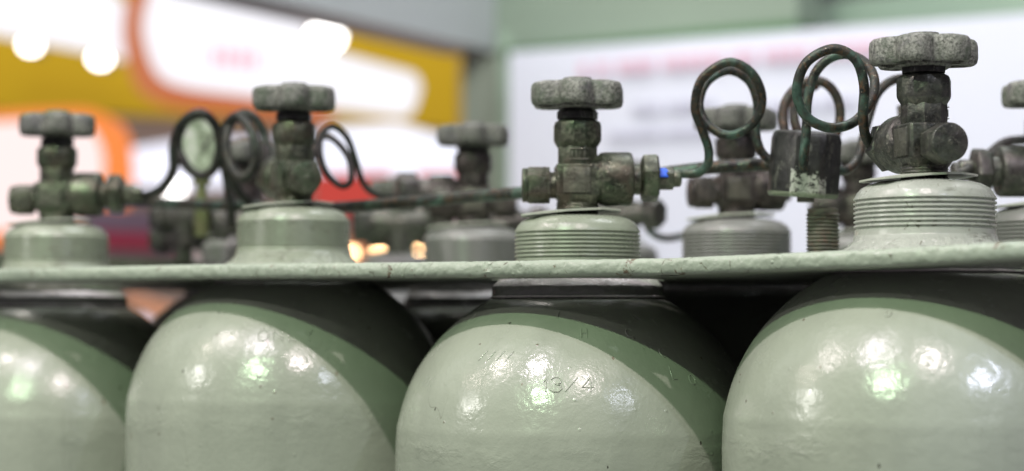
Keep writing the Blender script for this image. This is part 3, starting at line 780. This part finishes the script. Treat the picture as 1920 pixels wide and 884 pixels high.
def lamp(px, py, Z, r, k, label):
    t = empty('round_lamp', at(px, py, Z)); tag(t, label, 'lamp', 'round ceiling lamps')
    MB().lathe([(.001, 0), (r, 0), (r, .02), (.001, .02)], 32, Matrix.Rotation(-PI/2, 4, 'X') @ Matrix.Scale(.78, 4, (0, 1, 0))).build('lamp_face', glow('lamp glow', (1, .98, .95), k*.6), t, 0)
    MB().lathe([(r*.7, .021), (r*.9, .021), (r*.6, .12), (r*.3, .14)], 24, Matrix.Rotation(-PI/2, 4, 'X')).build('housing', M['darksteel'], t, 30)
lamp(55, 84, 5.2, .022, 14, 'round lamp nearest the left edge')
lamp(186, 110, 5.1, .022, 14, 'round lamp below the end of the top left light panel')
lamp(610, 68, 4.8, .040, 14, 'largest round lamp above the slanting light panel')
lamp(606, 118, 4.9, .022, 3, 'small lamp just under the largest lamp')
lamp(326, 352, 5.0, .022, 10, 'low lamp under the left tube loop')
sp([(590, 326), (730, 322), (742, 392), (585, 392)], 4.6, 'red_stand', glow('red glowing stand', (.80, .06, .04), .62), .3, None, 'bright red display stand under the thin tube loop', 'display stand')  # stand is no lamp; its brightness is put in as emission
sp([(780, 322), (868, 322), (868, 352), (780, 352)], 4.9, 'red_stand', glow('pink red glowing stand', (.9, .20, .18), .6), .3, None, 'small pinkish red stand left of the brown valve', 'display stand')  # emission gives this stand its brightness too, no lamp inside
sp([(150, 388), (330, 396), (330, 440), (150, 432)], 4.2, 'purple_counter', plain('purple panel', (.15, .12, .17), .6), .3, None, 'purple counter front left of the tee fittings', 'counter')
sp([(150, 434), (330, 442), (330, 468), (150, 462)], 4.15, 'crimson_counter', plain('crimson panel', (.36, .02, .06), .5), .3, None, 'crimson band of counter just above the end upstand', 'counter')
sp([(130, 464), (470, 470), (470, 545), (130, 545)], 4.3, 'pale_counter', plain('pale panel', (.75, .68, .66), .6), .3, None, 'pale counter base seen through the gap under the plate', 'counter')
sp([(590, 395), (1000, 395), (1000, 470), (590, 470)], 4.8, 'pale_counter', plain('pale pink panel', (.62, .52, .52), .6), .3, None, 'pale pink counter behind the greenish tee fitting', 'counter')
sp([(600, 440), (830, 440), (830, 505), (600, 505)], 3.6, 'orange_glow', plain('orange brown glow box', (.60, .20, .08), .5), .2, None, 'orange brown glow box low behind the plate coloured as the glow of small hot lights', 'box')  # orange glow around the small lights, painted as the colour of a box
for k, (x, w) in enumerate(((658, 8), (711, 11), (782, 9))):
    t = sp(roundpoly([(x-w, 466), (x+w, 466), (x+w, 480), (x-w, 480)], 5), 3.3, 'spot_light', glow('warm spot', (1, .62, .30), 10), .03, None, ['small warm spot light touching the neck of the ONLY cylinder', 'middle small warm spot light above the plate edge', 'small warm spot light left of the brown valve neck'][k], 'lamp')
sp([(235, 545), (350, 583), (350, 606), (290, 600), (235, 566)], 3.2, 'copper_panel', plain('copper panel', (.62, .27, .15), .5), .05, None, 'copper coloured strip in the gap between the two left cylinders', 'strip')
sp([(260, 590), (420, 590), (420, 640), (260, 640)], 3.6, 'white_strip', glow('white glow patch', (.85, .82, .95), .8), .05, None, 'small white patch in the gap under the copper strip', 'strip')  # bright background patch, its light put in as emission

# -------------------------------------------------------------------- lights
def pt(name, loc, power, colr, size=.02):
    l = bpy.data.lights.new(name, 'POINT'); l.energy = power; l.color = colr; l.shadow_soft_size = size
    o = bpy.data.objects.new(name, l); col.objects.link(o); o.location = loc
    return o
LP = {'A': ((-1.31, .96, .58), 12, (1, .97, .93), .014), 'B': ((-.97, -.45, 1.60), 108, (.70, 1, .62), .018),
      'C': ((-.70, .47, 1.635), 56, (1, .86, .96), .016), 'D': ((-.97, 1.03, 1.155), 18, (1, .85, .88), .012),
      'E': ((.11, .12, 1.35), 44, (1, .85, .88), .016), 'F': ((.80, -.10, 1.11), 16, (.80, .82, 1), .016), 'G': ((-1.04, 1.21, .77), 3, (1, .85, .8), .014)}
for k, (l, p_, c_, s_) in LP.items(): pt('hall_lamp', l, p_, c_, s_)
def area(loc, target, power, sx_, sy_, colr):
    l = bpy.data.lights.new('added_backdrop_light', 'AREA'); l.energy = power; l.shape = 'RECTANGLE'; l.size = sx_; l.size_y = sy_; l.color = colr
    o = bpy.data.objects.new('added_backdrop_light', l); col.objects.link(o); o.location = loc
    o.rotation_euler = (Vector(target)-Vector(loc)).to_track_quat('-Z', 'Y').to_euler()
    return o
area((.6, 1.9, 2.2), (.7, 3.3, .2), 27, 1.2, .5, (.93, .95, 1))  # unseen area light added to brighten the information board
area((-1.2, 3.2, 3.2), (-1.2, 6.5, .6), 120, 2.0, .6, (1, .93, .85))  # unseen area light added to brighten the yellow fascia and far wall
w = bpy.data.worlds.new("World"); sc.world = w; w.use_nodes = True
wt = w.node_tree; bg = wt.nodes['Background']; bg.inputs[1].default_value = 1
tc = wt.nodes.new('ShaderNodeTexCoord'); sz = wt.nodes.new('ShaderNodeSeparateXYZ'); wt.links.new(tc.outputs['Generated'], sz.inputs[0])
mr = wt.nodes.new('ShaderNodeMapRange'); mr.inputs[1].default_value = -1; mr.inputs[2].default_value = 1
wt.links.new(sz.outputs['Z'], mr.inputs[0]); cr = wt.nodes.new('ShaderNodeValToRGB'); wt.links.new(mr.outputs[0], cr.inputs[0])
for (p_, c_), e in zip([(0, (.27, .245, .255)), (.44, (.26, .235, .25)), (.52, (.13, .115, .14)), (.70, (.09, .08, .10))],
                       [cr.color_ramp.elements[0], cr.color_ramp.elements[1], cr.color_ramp.elements.new(.5), cr.color_ramp.elements.new(.9)]):
    e.position = p_; e.color = (*c_, 1)
wt.links.new(cr.outputs[0], bg.inputs[0])
sl = bpy.data.lights.new('display_spot', 'SPOT'); sl.energy = 55; sl.color = (.72, .74, 1); sl.spot_size = math.radians(6.4); sl.spot_blend = .04; sl.shadow_soft_size = .02
so = bpy.data.objects.new('display_spot', sl); col.objects.link(so); so.location = (1.0, -.35, 1.35)
so.rotation_euler = (at(2110, 800, 1.05)-so.location).to_track_quat('-Z', 'Y').to_euler()

# -------------------------------------------------------------------- camera
cd = bpy.data.cameras.new('Camera'); cam = bpy.data.objects.new('Camera', cd); col.objects.link(cam)
cam.rotation_euler = (PI/2+PITCH, 0, 0)
cd.sensor_width = 36; cd.lens = F/1920*36; cd.clip_start = .05; cd.clip_end = 100
cd.dof.use_dof = True; cd.dof.focus_distance = 1.18; cd.dof.aperture_fstop = cd.lens/1000/.018; cd.dof.aperture_blades = 0
sc.camera = cam
sc.view_settings.view_transform = 'Standard'; sc.view_settings.look = 'None'; sc.view_settings.exposure = .14; sc.view_settings.gamma = 1
